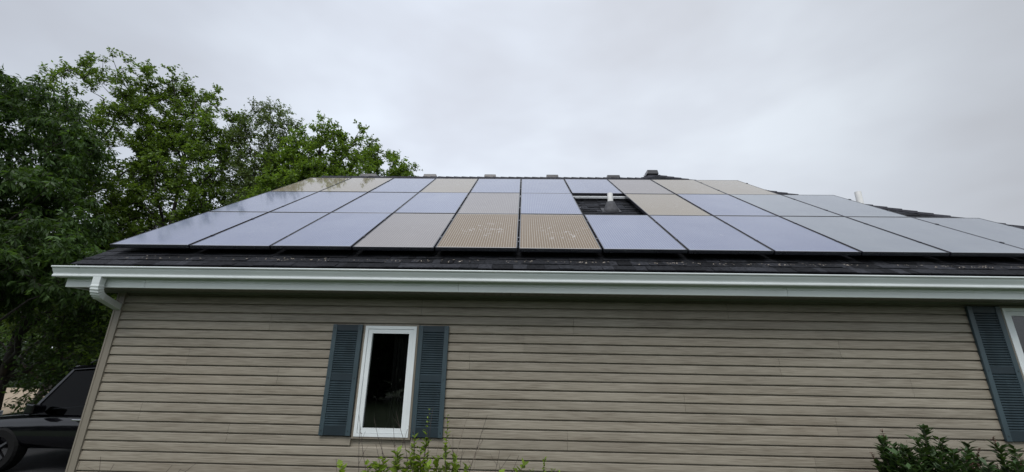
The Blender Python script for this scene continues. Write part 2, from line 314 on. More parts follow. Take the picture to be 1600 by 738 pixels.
# box vents
def boxvent(cx, cy, zt, w, h, dpt, name='roof_vent'):
    b = MB()
    b.hexa([(cx - w / 2, cy - dpt / 2, zt - h), (cx + w / 2, cy - dpt / 2, zt - h), (cx + w / 2, cy + dpt / 2, zt - h), (cx - w / 2, cy + dpt / 2, zt - h),
            (cx - w / 2 + .02, cy - dpt / 2 + .02, zt), (cx + w / 2 - .02, cy - dpt / 2 + .02, zt), (cx + w / 2 - .02, cy + dpt / 2 - .03, zt), (cx - w / 2 + .02, cy + dpt / 2 - .03, zt)])
    o = child(roof, b, name, M_VENT, bevel=0.008)
    n = MB(); n.box(cx - w * .35, cx + w * .35, cy - dpt * .35, cy + dpt * .35, zt - h - 0.22, zt - h - .001)
    child(o, n, 'vent_neck', M_VENT); return o
for cx, w in ((-4.11, .46), (-2.47, .36), (-.88, .33), (.75, .34), (2.34, .36)): boxvent(cx, 9.98, 6.705, w, .13, .3)
boxvent(3.44, 10.22, 6.975, .31, .12, .3)
# plumbing vent in the gap, with flashing boot
bx, bv = 1.54, 2.47
p0 = Vector(rp(bx, bv, 0))
bt = MB(); bt.lathe((p0.x, p0.y, p0.z), [(.165, -.12), (.14, .0), (.10, .09), (.068, .165), (.056, .17)], 20)
fl = MB(); fl.hexa([rp(bx - .16, bv - .12, .008), rp(bx + .16, bv - .12, .008), rp(bx + .16, bv + .16, .008), rp(bx - .16, bv + .16, .008), rp(bx - .16, bv - .12, .017), rp(bx + .16, bv - .12, .017), rp(bx + .16, bv + .16, .017), rp(bx - .16, bv + .16, .017)])
pipe = child(roof, MB().lathe((p0.x, p0.y, p0.z), [(.048, 0), (.048, .33), (.041, .332), (.041, .31)], 20), 'vent_pipe', M_PVC, smooth=False)
child(pipe, bt, 'boot', M_RUB, smooth=True); child(pipe, fl, 'flashing', M_RUB)
pipe2 = child(roof, MB().lathe((6.55, 7.62, 4.8), [(.054, 0), (.054, .50), (.046, .502), (.046, .47)], 20), 'vent_pipe', M_PVC)
child(pipe2, MB().lathe((6.55, 7.62, 4.83), [(.15, 0), (.11, .1), (.055, .2), (.05, .2)], 18), 'boot', M_RUB, smooth=True)

# ---------------------------------------------------------------- walls
YW, YF, XC = 4.95, 4.936, -4.93; ZS = 2.735
walls = HB(MB().box(XC + .012, 8.98, YW + .004, YW + .02, 0, 3.1), 'wall', M_SIDE)
# cut openings are not needed: window boxes are built proud with their own dark recess, see below
wall_obj = walls
bpy.data.objects.remove(walls)
WINS = [(-1.84, -1.235, 1.19, 2.38), (5.52, 6.75, 1.27, 2.69)]
core = MB()
xs = [XC + .012, WINS[0][0], WINS[0][1], WINS[1][0], WINS[1][1], 8.98]
for i in range(5):
    if i in (1, 3):
        w = WINS[0] if i == 1 else WINS[1]
        core.box(xs[i], xs[i + 1], YW + .002, YW + .12, 0, w[2]); core.box(xs[i], xs[i + 1], YW + .002, YW + .12, w[3], 3.05)
    else: core.box(xs[i], xs[i + 1], YW + .002, YW + .12, 0, 3.05)
core.box(XC + .012, XC + .12, YW + .12, 14.5, 0, 3.1); core.box(8.88, 8.98, YW + .12, 18.5, 0, 3.0); core.box(XC + .12, 8.88, 18.4, 18.5, 0, 3.0)
core.add([(XC + .02, YW + .1, 3.1), (XC + .02, 14.5, 3.1), (XC + .02, YR, zr_(YR) - .15), (XC + .1, YW + .1, 3.1), (XC + .1, 14.5, 3.1), (XC + .1, YR, zr_(YR) - .15)], [(0, 1, 2), (3, 5, 4), (0, 2, 5, 3), (1, 4, 5, 2), (0, 3, 4, 1)])
wall = HB(core, 'wall', M_SIDE)
# lapped courses, two per panel, butt joints where panels end
E4 = 0.101
def course_profile(z, y): return [(y - .0300, z), (y - .0312, z + .004), (y - .0295, z + .03), (y - .0240, z + .078), (y - .0205, z + .0845), (y - .004, z + .0875), (y - .002, z + E4 + .012), (y - .0005, z + E4 + .012), (y - .0005, z + .0055), (y - .0005, z)]
JO = {2.311: (-3.0, .6), 2.109: (.02, 3.6), 1.907: (-3.9, -.6, 2.9), 1.705: (-2.8, 4.3), 1.503: (1.8,), 1.301: (-4.3, 3.4), 1.099: (-3.25, .5, 4.1), 2.513: (-1.2, 2.4)}
side = MB(); z = 2.513 + .0; k = 0
def spans(z0, z1, x0, x1, joints):
    out = []; segs = [x0] + [j for j in joints if x0 < j < x1] + [x1]
    for a, b in zip(segs[:-1], segs[1:]): out.append((a + (0 if a == x0 else .0025), b))
    res = []
    for a, b in out:
        cur = [(a, b)]
        for (wx0, wx1, wz0, wz1) in WINS:
            if z1 > wz0 - .012 and z0 < wz1 + .012:
                nn = []
                for p, q in cur:
                    if q <= wx0 - .03 or p >= wx1 + .03: nn.append((p, q)); continue
                    if p < wx0 - .03: nn.append((p, wx0 - .03))
                    if q > wx1 + .03: nn.append((wx1 + .03, q))
                cur = nn
        res += cur
    return res
zz = 2.513
while zz > -0.1:
    js = JO.get(round(zz, 3)) or tuple(sorted(random.uniform(-4.5, 8) for _ in range(3)))
    offs = random.uniform(-.0006, .0006)
    for kk in (0, 1):
        zc = zz + kk * E4
        for a, b in spans(zc, zc + E4, XC + .06, 8.95, js):
            side.extr(course_profile(zc, YW + offs), a, b)
    zz = round(zz - 2 * E4, 3)
child(wall, side, 'siding', M_SIDE)
# side wall courses (gable end faces left)
gs = MB()
for i in range(55):
    zc = .05 + i * E4
    half = YW if zc < 3.0 else None
    y0 = YW + .1 if zc < 3.05 else YW + .1 + (zc - 3.0) / TT
    y1 = 14.5 if zc < 3.05 else 14.5 - (zc - 3.0) / TT
    if y1 - y0 < .3: break
    pr = [(XC - .004, zc), (XC - .005, zc + .004), (XC + .010, zc + E4 + .012), (XC + .011, zc)]
    gs.add([(x, y0, z) for x, z in pr] + [(x, y1, z) for x, z in pr], [(0, 1, 5, 4), (1, 2, 6, 5), (2, 3, 7, 6), (3, 0, 4, 7), (3, 2, 1, 0), (4, 5, 6, 7)])
child(wall, gs, 'siding', M_SIDE)
# corner post
cp = MB(); cp.box(XC - .012, XC + .085, YF - .026, YF - .004, 0, ZS); cp.box(XC - .014, XC - .003, YF - .004, YW + .09, 0, ZS + .2)
cp.box(XC + .062, XC + .085, YF - .031, YF - .0262, 0, ZS - .001); cp.box(XC - .012, XC + .006, YF - .031, YF - .0262, 0, ZS - .001)
child(wall, cp, 'corner_post', M_TRIM)
# soffit, fascia, rake
FY = 4.565
sf = MB()
x = XL + .002; 
while x < 9.1:
    x1 = min(x + .098, 9.1); sf.box(x + .004, x1, FY + .02, YW - .001, ZS + .012, ZS + .02); sf.box(x, x + .004, FY + .02, YW - .001, ZS + .018, ZS + .024); x += .102
sf.box(XL, 9.1, YW - .055, YW - .033, ZS - .008, ZS + .012)
child(roof, sf, 'soffit', M_SOF)
fa = MB()
for a, b in ((XL, -4.315), (-4.3115, -.72), (-.7165, 2.9), (2.9035, 6.4), (6.4035, 9.15)):
    fa.extr([(FY, ZS), (FY - .003, ZS + .004), (FY - .0045, ZS + .062), (FY - .001, ZS + .066), (FY - .004, ZS + .07), (FY - .004, ZS + .245), (FY + .012, ZS + .245), (FY + .012, ZS + .004), (FY + .022, ZS + .004), (FY + .022, ZS)], a, b)
fa.box(XL - .004, XL - .0005, FY + .004, YW + .06, ZS + .002, ZS + .20)
child(roof, fa, 'fascia', M_WHITE)
rk = MB()
for (h0, h1, xa, xb) in ((-.20, -.014, XL - .003, XL + .018), (-.19, -.165, XL + .019, XC - .02)):
    for (Ya, Yb, sgn) in ((YE + .05, YR, 1), (14.8, YR, -1)):
        def P(x, Y, h):
            return (x, Y, (zr_(Y) if sgn > 0 else zr_(YR) - (Y - YR) * TT) + h / c_)
        rk.hexa([P(xa, Ya, h0), P(xb, Ya, h0), P(xb, Yb, h0), P(xa, Yb, h0), P(xa, Ya, h1), P(xb, Ya, h1), P(xb, Yb, h1), P(xa, Yb, h1)])
child(roof, rk, 'rake_board', M_WHITE)
# gutter (K profile, open top)
gx0, gx1 = -5.33, 9.2; gy = FY - .006
outer = [(gy, 2.935), (gy, 2.840), (gy - .084, 2.838), (gy - .091, 2.842), (gy - .0935, 2.849), (gy - .092, 2.860), (gy - .085, 2.868), (gy - .084, 2.874), (gy - .089, 2.886), (gy - .100, 2.904), (gy - .109, 2.920), (gy - .112, 2.936), (gy - .122, 2.937), (gy - .129, 2.942), (gy - .131, 2.950), (gy - .127, 2.957), (gy - .116, 2.959)]
gt = MB(); n = len(outer)
inner = []
for i, (y, z) in enumerate(outer):
    inner.append((y + (.0025 if y < gy - .01 else -.0025), z + (.0025 if z < 2.9 else 0)))
prof = outer + inner[::-1]
gt.extr(prof, gx0, gx1)
# end cap and joint collars
gt.add([(gx0 - .002, y, z) for y, z in outer] + [(gx0 - .0005, y, z) for y, z in outer], [tuple(range(n)), tuple(range(2 * n - 1, n - 1, -1))])
for gxj in (-5.02,):
    gt.extr([(y - .0015 if y < gy - .01 else y, z - .0012 if z < 2.9 else z + .001) for y, z in outer] + inner[::-1], gxj - .0, gxj + .004)
child(roof, gt, 'gutter', M_GUT)
# downspout
def rect_sweep(mb, pts, w, d, ups=None):
    pts = [Vector(p) for p in pts]; rings = []
    for i, p in enumerate(pts):
        t = (pts[min(i + 1, len(pts) - 1)] - pts[max(i - 1, 0)]).normalized()
        a = ups[i] if ups else Vector((1, 0, 0)); a = (a - t * a.dot(t)).normalized(); b = t.cross(a)
        ww = w[i] if hasattr(w, '__len__') else w; dd = d[i] if hasattr(d, '__len__') else d
        rings += [p + a * ww / 2 + b * dd / 2, p - a * ww / 2 + b * dd / 2, p - a * ww / 2 - b * dd / 2, p + a * ww / 2 - b * dd / 2]
    fs = [(i * 4 + j, i * 4 + (j + 1) % 4, (i + 1) * 4 + (j + 1) % 4, (i + 1) * 4 + j) for i in range(len(pts) - 1) for j in range(4)] + [(3, 2, 1, 0), tuple(range(len(pts) * 4 - 4, len(pts) * 4))]
    mb.add(rings, fs)
ds = MB()
A = Vector((-4.80, 4.502, 2.845)); B = Vector((-4.80, 4.502, 2.655)); Cc = Vector((-4.99, 5.26, 2.47)); D = Vector((-4.99, 5.28, 2.3))
def bend(a, b, c, r, n):
    p = b + (a - b).normalized() * r; q = b + (c - b).normalized() * r
    return [p.lerp(b, t).lerp(b.lerp(q, t), t) for t in [i / n for i in range(n + 1)]]
b1 = bend(A, B, Cc, .10, 12); b2 = bend(B, Cc, Vector((-4.99, 5.28, 1.5)), .08, 8)
pts = [A] + b1 + b2 + [Vector((-4.99, 5.28, .3)), Vector((-5.05, 5.3, .2)), Vector((-5.5, 5.3, .1))]
ws = [.094] + [.094 + (.007 if i % 2 else -.003) for i in range(13)] + [.094 + (.006 if i % 2 else -.003) for i in range(9)] + [.094] * 3
dd = [.07] + [.07 + (.007 if i % 2 else -.003) for i in range(13)] + [.07 + (.006 if i % 2 else -.003) for i in range(9)] + [.07] * 3
rect_sweep(ds, pts, ws, dd)
o = child(roof, ds, 'downspout', M_GUT, bevel=.004)

# ---------------------------------------------------------------- windows and shutters
def window(x0, x1, z0, z1, mullion=False):
    f = MB(); T = .012
    # tan J channel
    t = MB(); a = .022
    t.box(x0 - a, x0, YF - .024, YF + .004, z0 - a, z1 + a); t.box(x1, x1 + a, YF - .024, YF + .004, z0 - a, z1 + a)
    t.box(x0, x1, YF - .024, YF + .004, z1, z1 + a); t.box(x0, x1, YF - .024, YF + .004, z0 - a, z0)
    w = .034; y0, y1 = YF - .030, YF + .07
    def frame(mb, x0, x1, z0, z1, w, y0, y1):
        mb.hexa([(x0, y0, z0), (x0, y1, z0), (x0, y1, z1), (x0, y0, z1), (x0 + w, y0, z0 + w), (x0 + w, y1, z0 + w), (x0 + w, y1, z1 - w), (x0 + w, y0, z1 - w)])
        mb.hexa([(x1 - w, y0, z0 + w), (x1 - w, y1, z0 + w), (x1 - w, y1, z1 - w), (x1 - w, y0, z1 - w), (x1, y0, z0), (x1, y1, z0), (x1, y1, z1), (x1, y0, z1)])
        g = .0006
        mb.hexa([(x0 + g, y0, z0), (x1 - g, y0, z0), (x1 - g, y1, z0), (x0 + g, y1, z0), (x0 + w + g, y0, z0 + w), (x1 - w - g, y0, z0 + w), (x1 - w - g, y1, z0 + w), (x0 + w + g, y1, z0 + w)])
        mb.hexa([(x0 + w + g, y0, z1 - w), (x1 - w - g, y0, z1 - w), (x1 - w - g, y1, z1 - w), (x0 + w + g, y1, z1 - w), (x0 + g, y0, z1), (x1 - g, y0, z1), (x1 - g, y1, z1), (x0 + g, y1, z1)])
    frame(f, x0 + .001, x1 - .001, z0 + .001, z1 - .001, w, y0, y1)
    win = HB(f, 'window', M_VINYL)
    child(win, t, 'window_trim', M_TRIM)
    s = MB(); frame(s, x0 + w + .004, x1 - w - .004, z0 + w + .004, z1 - w - .004, .048, YF - .022, YF + .03)
    child(win, s, 'sash', M_VINYL)
    gq = MB().add([(x0 + .08, YF + .004, z0 + .08), (x1 - .08, YF + .004, z0 + .08), (x1 - .08, YF + .004, z1 - .08), (x0 + .08, YF + .004, z1 - .08)], [(0, 1, 2, 3)])
    child(win, gq, 'pane', M_GLASS)
    # room behind: a dark box and a curtain
    r = MB(); ya, yb = YW + .13, YW + 3.0
    r.add([(x0 - .8, ya, .3), (x1 + .8, ya, .3), (x1 + .8, yb, .3), (x0 - .8, yb, .3), (x0 - .8, ya, 2.72), (x1 + .8, ya, 2.72), (x1 + .8, yb, 2.72), (x0 - .8, yb, 2.72)],
          [(0, 1, 2, 3), (7, 6, 5, 4), (1, 5, 6, 2), (2, 6, 7, 3), (3, 7, 4, 0)])
    child(wall, r, 'room', M_INT)
    cu = MB(); xm = x0 + (x1 - x0) * .5; nseg = 40; vs = []
    for i in range(nseg + 1):
        xx = xm + (x1 - .02 - xm) * i / nseg; yy = YF + .16 + .018 * math.sin(i * 1.1)
        vs += [(xx, yy, z0 - .05), (xx, yy, z1 + .05)]
    cu.add(vs, [(2 * i, 2 * i + 2, 2 * i + 3, 2 * i + 1) for i in range(nseg)])
    child(win, cu, 'curtain', M_CURT, smooth=True)
    return win
window(*WINS[0][:2], *WINS[0][2:]); window(*WINS[1][:2], *WINS[1][2:])
def shutter(x0, x1, z0, z1, rows):
    yb, yf = YF - .018, YF - .046; st = .052 if x1 - x0 < .37 else .055
    f = MB(); f.box(x0, x0 + st, yf, yb, z0, z1); f.box(x1 - st, x1, yf, yb, z0, z1)
    sh_ = HB(f, 'shutter', M_STILE, bevel=.004)
    r = MB(); H = z1 - z0; rails = [(z0 + .002, z0 + .10), (z0 + H * .5 - .03, z0 + H * .5 + .045), (z1 - .075, z1 - .002)]
    for a, b in rails: child(sh_, MB().box(x0 + st, x1 - st, yf + .006, yb, a, b), 'rail', M_RAIL, bevel=.003)
    lv = MB(); lv.box(x0 + st, x1 - st, yb - .004, yb, z0 + .1, z1 - .075)
    for (a, b) in ((rails[0][1], rails[1][0]), (rails[1][1], rails[2][0])):
        n = rows; p = (b - a) / n
        for i in range(n):
            zc = a + i * p
            lv.hexa([(x0 + st, yf + .004, zc), (x1 - st, yf + .004, zc), (x1 - st, yb - .005, zc + p * .62), (x0 + st, yb - .005, zc + p * .62),
                     (x0 + st, yf + .004, zc + .010), (x1 - st, yf + .004, zc + .010), (x1 - st, yb - .005, zc + p * .62 + .006), (x0 + st, yb - .005, zc + p * .62 + .006)])
    child(sh_, lv, 'louvers', M_SHUT)
    for xx in (x0 + st / 2, x1 - st / 2):
        for zc in (z0 + .05, z0 + H * .5, z1 - .04):
            sc = MB(); sc.add([(xx + .006 * math.cos(a), yf - .003 + d_, zc + .006 * math.sin(a)) for d_ in (0, .004) for a in [j * math.pi / 4 for j in range(8)]], [tuple(range(7, -1, -1))] + [(j, (j + 1) % 8, 8 + (j + 1) % 8, 8 + j) for j in range(8)]); child(sh_, sc, 'screw', M_DARK)
shutter(-2.222, -1.872, 1.195, 2.39, 19); shutter(-1.205, -.855, 1.195, 2.39, 19)
shutter(5.115, 5.485, 1.285, 2.705, 22); shutter(6.79, 7.16, 1.285, 2.705, 22)

# ---------------------------------------------------------------- solar panels
blue = [panel_mat(f"solar_glass_blue_{i}", (.095, .115, .21), (.20, .225, .31), .28, i * 5 + 1, .6) for i in range(4)]
greyb = panel_mat("solar_glass_grey_blue", (.12, .14, .18), (.22, .245, .27), .15, 61, .7)
brown = [panel_mat(f"solar_glass_brown_{i}", (.125, .08, .034), (.17, .12, .065), .5, 30 + i * 4, .7, coat=.45, smudge=.8) for i in range(2)]
beige = [panel_mat(f"solar_glass_beige_{i}", (.175, .135, .078), (.22, .18, .12), .24, 40 + i * 4, .6, coat=1.0, smudge=.3, rough=.045) for i in range(2)]
mauve = panel_mat("solar_glass_mauve", (.15, .13, .125), (.22, .20, .19), .26, 51, .6, coat=.8)
PW, PH, PT = .978, 1.640, .044
TYPE = {(0, 3): ('mauve', 'grey-brown'), (0, 4): ('brown', 'brown'), (0, 5): ('brown1', 'brown'), (1, 4): ('mauve', 'grey-brown'), (1, 7): ('beige', 'beige'),
        (2, 0): ('beige', 'beige'), (2, 1): ('beige1', 'beige'), (2, 3): ('beige1', 'beige'), (2, 7): ('mauve', 'grey-beige'), (2, 8): ('beige', 'beige'), (2, 9): ('beige1', 'beige')}
MM = {'mauve': mauve, 'brown': brown[0], 'brown1': brown[1], 'beige': beige[0], 'beige1': beige[1]}
fm = MB(); w = .012
fm.box(-PW / 2, PW / 2, -PH / 2, -PH / 2 + w, -PT, 0); fm.box(-PW / 2, PW / 2, PH / 2 - w, PH / 2, -PT, 0)
fm.box(-PW / 2, -PW / 2 + w, -PH / 2 + w, PH / 2 - w, -PT, 0); fm.box(PW / 2 - w, PW / 2, -PH / 2 + w, PH / 2 - w, -PT, 0)
def mesh_of(mb, name, m):
    me = bpy.data.meshes.new(name); me.from_pydata(mb.v, [], mb.f); me.update(); me.materials.append(m); return me
ME_F = mesh_of(fm, 'frame', M_FRAME)
GL = {}
gm = MB().box(-PW / 2 + w, PW / 2 - w, -PH / 2 + w, PH / 2 - w, -.008, -.0025)
def glass_mesh(m):
    if m.name not in GL: GL[m.name] = mesh_of(gm, 'glass', m)
    return GL[m.name]
ME_B = mesh_of(MB().box(-PW / 2 + w, PW / 2 - w, -PH / 2 + w, PH / 2 - w, -.014, -.0095), 'backsheet', M_DARK)
cl = MB(); cl.box(-.012, .012, -.02, .02, -.03, .006)
ME_C = mesh_of(cl, 'clamp', M_ALU); ME_C2 = mesh_of(cl, 'clamp', M_FRAME)
def ordinal(i): return ('first', 'second', 'third', 'fourth', 'fifth', 'sixth', 'seventh', 'eighth', 'ninth', 'tenth', 'eleventh', 'twelfth')[i]
ROWS = ('bottom', 'middle', 'top')
for r in range(3):
    ncol = (12, 11, 10)[r]; cnt = 0
    for cidx in range(ncol):
        if (r, cidx) == (1, 6): continue
        ty = TYPE.get((r, cidx)); m = MM[ty[0]] if ty else (blue[(cidx * 3 + r) % 4] if cidx < 9 else greyb)
        colr = ty[1] if ty else ('lilac-blue' if cidx < 9 else 'pale grey-blue')
        x = -5.058 + cidx + .5; v0 = r * 1.66 + .83
        root = empty('solar_panel', rp(x, v0 - 0.0, .14 + random.uniform(-.003, .003)))
        root.rotation_euler = (TH + random.uniform(-.0015, .0015), random.uniform(-.0015, .0015), 0)
        extra = ''
        if (r, cidx) in ((1, 5), (1, 7)): extra = ' beside the vent pipe gap'
        elif (r, cidx) == (0, 6): extra = ' below the vent pipe gap'
        elif (r, cidx) == (2, 6): extra = ' above the vent pipe gap'
        elif (r, cidx) in ((0, 4), (0, 5)): extra = ' with pale dried marks'
        tag(root, f"{colr} solar panel{extra}, {ordinal(cnt)} from the left in the {ROWS[r]} row", "solar panel", "solar panels mounted in three rows on the roof"); cnt += 1
        for nm, me in (('frame', ME_F), ('glass', glass_mesh(m)), ('backsheet', ME_B)):
            o = bpy.data.objects.new(nm, me); COL.objects.link(o); o.parent = root
        for yy in (-.42, .42):
            o = bpy.data.objects.new('clamp', ME_C2); COL.objects.link(o); o.parent = root; o.location = (.5, yy, 0)
# mounting rails across the roof
def rail(v, x0, x1, label, m=M_ALU, seg=True):
    b = MB(); h0, h1 = .052, .092
    xs_ = [x0] + ([1.30] if seg else []) + [x1]
    for a, c in zip(xs_[:-1], xs_[1:]):
        a2 = a + .003
        b.hexa([rp(a2, v - .022, h0), rp(c, v - .022, h0), rp(c, v + .022, h0), rp(a2, v + .022, h0), rp(a2, v - .022, h1), rp(c, v - .022, h1), rp(c, v + .022, h1), rp(a2, v + .022, h1)])
        b.hexa([rp(a2, v - .030, h0 + .004), rp(c, v - .030, h0 + .004), rp(c, v - .0225, h0 + .004), rp(a2, v - .0225, h0 + .004), rp(a2, v - .030, h0 + .014), rp(c, v - .030, h0 + .014), rp(c, v - .0225, h0 + .014), rp(a2, v - .0225, h0 + .014)])
    root = b.build('mounting_rail', m); tag(root, label, 'rail')
    return root
R1 = rail(3.27, -4.9, 5.7, 'silver mounting rail crossing the gap behind the white vent pipe')
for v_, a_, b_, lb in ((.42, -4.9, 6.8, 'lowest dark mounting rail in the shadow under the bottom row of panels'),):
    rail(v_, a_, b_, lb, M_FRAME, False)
# standoff feet
ft = MB()
for xx in (-4.7, -3.5, -2.3, -1.1, .1, 3.6, 4.8): ft = MB().hexa([rp(xx, 3.23, .0), rp(xx + .05, 3.23, .0), rp(xx + .05, 3.31, .0), rp(xx, 3.31, .0), rp(xx, 3.245, .05), rp(xx + .05, 3.245, .05), rp(xx + .05, 3.29, .05), rp(xx, 3.29, .05)]); ft.build('foot', M_ALU, R1)
# leaf litter caught on the shingles
lt = MB()
for i in range(420):
    x = random.uniform(-4.9, 7.6)
    if random.random() > .35 + .65 * (noise.noise(Vector((x * 1.3, 3, 0))) > -.05): continue
    v = -.128 + random.gauss(0, .022); s = random.uniform(.003, .019); p = Vector(rp(x, v, .017 + random.random() * .008)); a = random.random() * 6.28
    u1 = Vector((math.cos(a), math.sin(a) * c_, math.sin(a) * s_)) * s; u2 = Vector((-math.sin(a), math.cos(a) * c_, math.cos(a) * s_)) * s * .5
    up = Vector((0, -s_, c_)) * random.uniform(.003, .012)
    lt.add([p - u1, p + u2 * .8 + up, p + u1 + up * .3, p - u2 + up * .6], [(0, 3, 2, 1)])
tag(lt.build('leaf_litter', M_LITTER), 'pale dry leaf bits caught along the shingles below the panels', 'leaf litter', kind='stuff')

# ---------------------------------------------------------------- vegetation
def leaf_mesh(name, pos, dirs, nrm, ln, wd, m, parent):
    """pos,dirs,nrm (n,3) arrays: a folded four-corner leaf blade for each"""
    n = len(pos); side_ = np.cross(dirs, nrm); side_ /= np.linalg.norm(side_, axis=1, keepdims=True) + 1e-9
    ln = ln[:, None]; wd = wd[:, None]
    v = np.empty((n, 4, 3)); v[:, 0] = pos; v[:, 1] = pos + dirs * ln * .45 + side_ * wd * .5 + nrm * wd * .12
    v[:, 2] = pos + dirs * ln - nrm * ln * .12; v[:, 3] = pos + dirs * ln * .45 - side_ * wd * .5 + nrm * wd * .12
    me = bpy.data.meshes.new(name); me.vertices.add(4 * n); me.vertices.foreach_set('co', v.reshape(-1))
    me.loops.add(4 * n); me.polygons.add(n); me.loops.foreach_set('vertex_index', np.arange(4 * n, dtype=np.int32))
    me.polygons.foreach_set('loop_start', np.arange(0, 4 * n, 4, dtype=np.int32)); me.polygons.foreach_set('loop_total', np.full(n, 4, dtype=np.int32))
    me.update(); me.validate(); me.materials.append(m)
    o = bpy.data.objects.new(name, me); COL.objects.link(o); o.parent = parent
    return o
def unit(a): return a / (np.linalg.norm(a, axis=-1, keepdims=True) + 1e-9)
def tree(label, base, height, r0, blobs, leafm, nclus=260, twigs=6, lpt=12, leaf=(.11, .055), droop=0.3, nlimb=9, spread=.45, name='tree', hole=.0, group=None, seed=1, trunk_lean=(0, 0), bark=M_BARK, upright=.5, cat='tree', vis_trunk=True):
    rng = np.random.default_rng(seed); base = np.array(base, float)
    root = empty(name, tuple(base)); tag(root, label, cat, group)
    tot = sum(b[3] * b[4] * b[5] for b in blobs); tb = MB(); nodes = []
    # trunk
    N_ = 14; tp = []
    for i in range(N_ + 1):
        t = i / N_; tp.append(np.array([trunk_lean[0] * t + .15 * math.sin(t * 5 + seed) * t, trunk_lean[1] * t + .12 * math.cos(t * 4 + seed) * t, height * .93 * t]))
    rad = [r0 * (1 - .9 * (i / N_) ** .8) + (.25 * r0 if i == 0 else 0) for i in range(N_ + 1)]
    tb.tube(tp, rad, 9)
    for i in range(3, N_ + 1): nodes.append((tp[i], rad[i]))
    # cluster centres
    cs = []
    while len(cs) < nclus:
        b = blobs[rng.choice(len(blobs), p=[q[3] * q[4] * q[5] / tot for q in blobs])]
        u = unit(rng.normal(size=3)) * rng.uniform(.25, 1) ** .45
        p = np.array(b[:3]) - base + u * np.array(b[3:6])
        if p[2] < .3: continue
        if hole and noise.noise(Vector(p * .75 + seed * 3.1)) < -hole: continue
        cs.append(p)
    cs = np.array(cs)
    # limbs toward spread-out clusters
    sel = [int(rng.integers(len(cs)))]
    for _ in range(nlimb - 1):
        dd_ = np.min(np.linalg.norm(cs[:, None] - cs[sel][None], axis=2), axis=1); sel.append(int(np.argmax(dd_)))
    for si in sel:
        q = cs[si]; h = max(.12, min(.8, (q[2] - np.hypot(q[0] - trunk_lean[0] * .5, q[1]) * (.6 + upright)) / (height * .93))); i0 = h * N_
        a = tp[int(i0)] * (1 - i0 % 1) + tp[min(int(i0) + 1, N_)] * (i0 % 1)
        mid = (a + q) / 2 + np.array([(q - a)[0] * .18, (q - a)[1] * .18, -.05 * np.linalg.norm(q - a)])
        pl = []; K = 9; rr = r0 * (1 - .75 * h) * .55
        for k in range(K + 1):
            t = k / K; p = a * (1 - t) ** 2 + mid * 2 * t * (1 - t) + q * t * t + rng.normal(size=3) * .04 * (0 < k < K) * height / 8
            pl.append(p)
        rl = [rr * (1 - t_ / K) ** .9 + .008 for t_ in range(K + 1)]
        tb.tube(pl, rl, 6)
        for k in range(2, K + 1): nodes.append((pl[k], rl[k]))
    nd = np.array([n_[0] for n_ in nodes])
    P_, D_, NN = [], [], []
    order = np.argsort([np.min(np.linalg.norm(nd - q, axis=1)) for q in cs])
    ndl = list(nd)
    for oi in order:
        q = cs[oi]; arr = np.array(ndl); dv = q - arr; dist = np.linalg.norm(dv, axis=1) + .5 * np.maximum(0, -dv[:, 2]); j = int(np.argmin(dist)); a = arr[j]; Ld = np.linalg.norm(q - a)
        mid = (a + q) / 2 + rng.normal(size=3) * .08 * Ld - np.array([0, 0, .08 * Ld])
        if Ld > .08: tb.tube([a, mid, q], [.018 * height / 12 + .006 * Ld, .012 * height / 12 + .003 * Ld, .006], 4, cap=False); ndl.append(mid); ndl.append(q)
        outd = unit((q - np.array([tp[N_ // 2][0], tp[N_ // 2][1], q[2] - .6 * upright * 2])))
        for t in range(twigs):
            td = unit(outd * .6 + rng.normal(size=3) * .75 + np.array([0, 0, upright * .5])); tl = rng.uniform(.5, 1.1) * spread
            nleaf = lpt; s_t = np.sort(rng.uniform(.08, 1.0, nleaf))[:, None]
            pts_ = q + td * tl * s_t + np.array([0, 0, -droop * .5]) * (s_t * tl) ** 2
            if t % 2 == 0: tb.tube([q, q + td * tl * .5 + np.array([0, 0, -droop * .12 * tl]), pts_[-1]], [.006, .004, .002], 3, cap=False)
            az = rng.uniform(0, 6.28, nleaf); sd = unit(np.cross(td, [0.3, 0.2, 1])); up_ = np.cross(sd, td)
            ld = unit(td * .45 + sd * np.cos(az)[:, None] * .9 + up_ * np.sin(az)[:, None] * .6 + np.array([0, 0, -droop]) + rng.normal(size=(nleaf, 3)) * .25)
            nn = unit(np.array([0, 0, 1.]) + rng.normal(size=(nleaf, 3)) * .55); nn = unit(nn - ld * np.sum(nn * ld, axis=1, keepdims=True))
            P_.append(pts_); D_.append(ld); NN.append(nn)
    P_, D_, NN = np.concatenate(P_), np.concatenate(D_), np.concatenate(NN)
    k = rng.uniform(.7, 1.3, len(P_))
    tb.build('trunk', bark, root, smooth=True)
    leaf_mesh('crown', P_, D_, NN, leaf[0] * k, leaf[1] * k, leafm, root)
    return root
TG = 'tall trees behind the left end of the roof'
tree('tall open-crowned tree with the highest tips, left of the roof', (-15.81, 12.92, 0), 12.00, 0.170, [(-15.19, 12.75, 9.64, 2.12, 1.87, 3.31), (-16.5, 12.75, 7.0, 1.27, 1.36, 3.31), (-14.35, 12.75, 8.36, 1.36, 1.53, 3.82), (-15.47, 12.75, 4.97, 3.06, 2.12, 3.06)], L_MID, 860, 6, 12, (.105, .05), .2, 18, .42, seed=4, hole=.16, group=TG, upright=1.0)
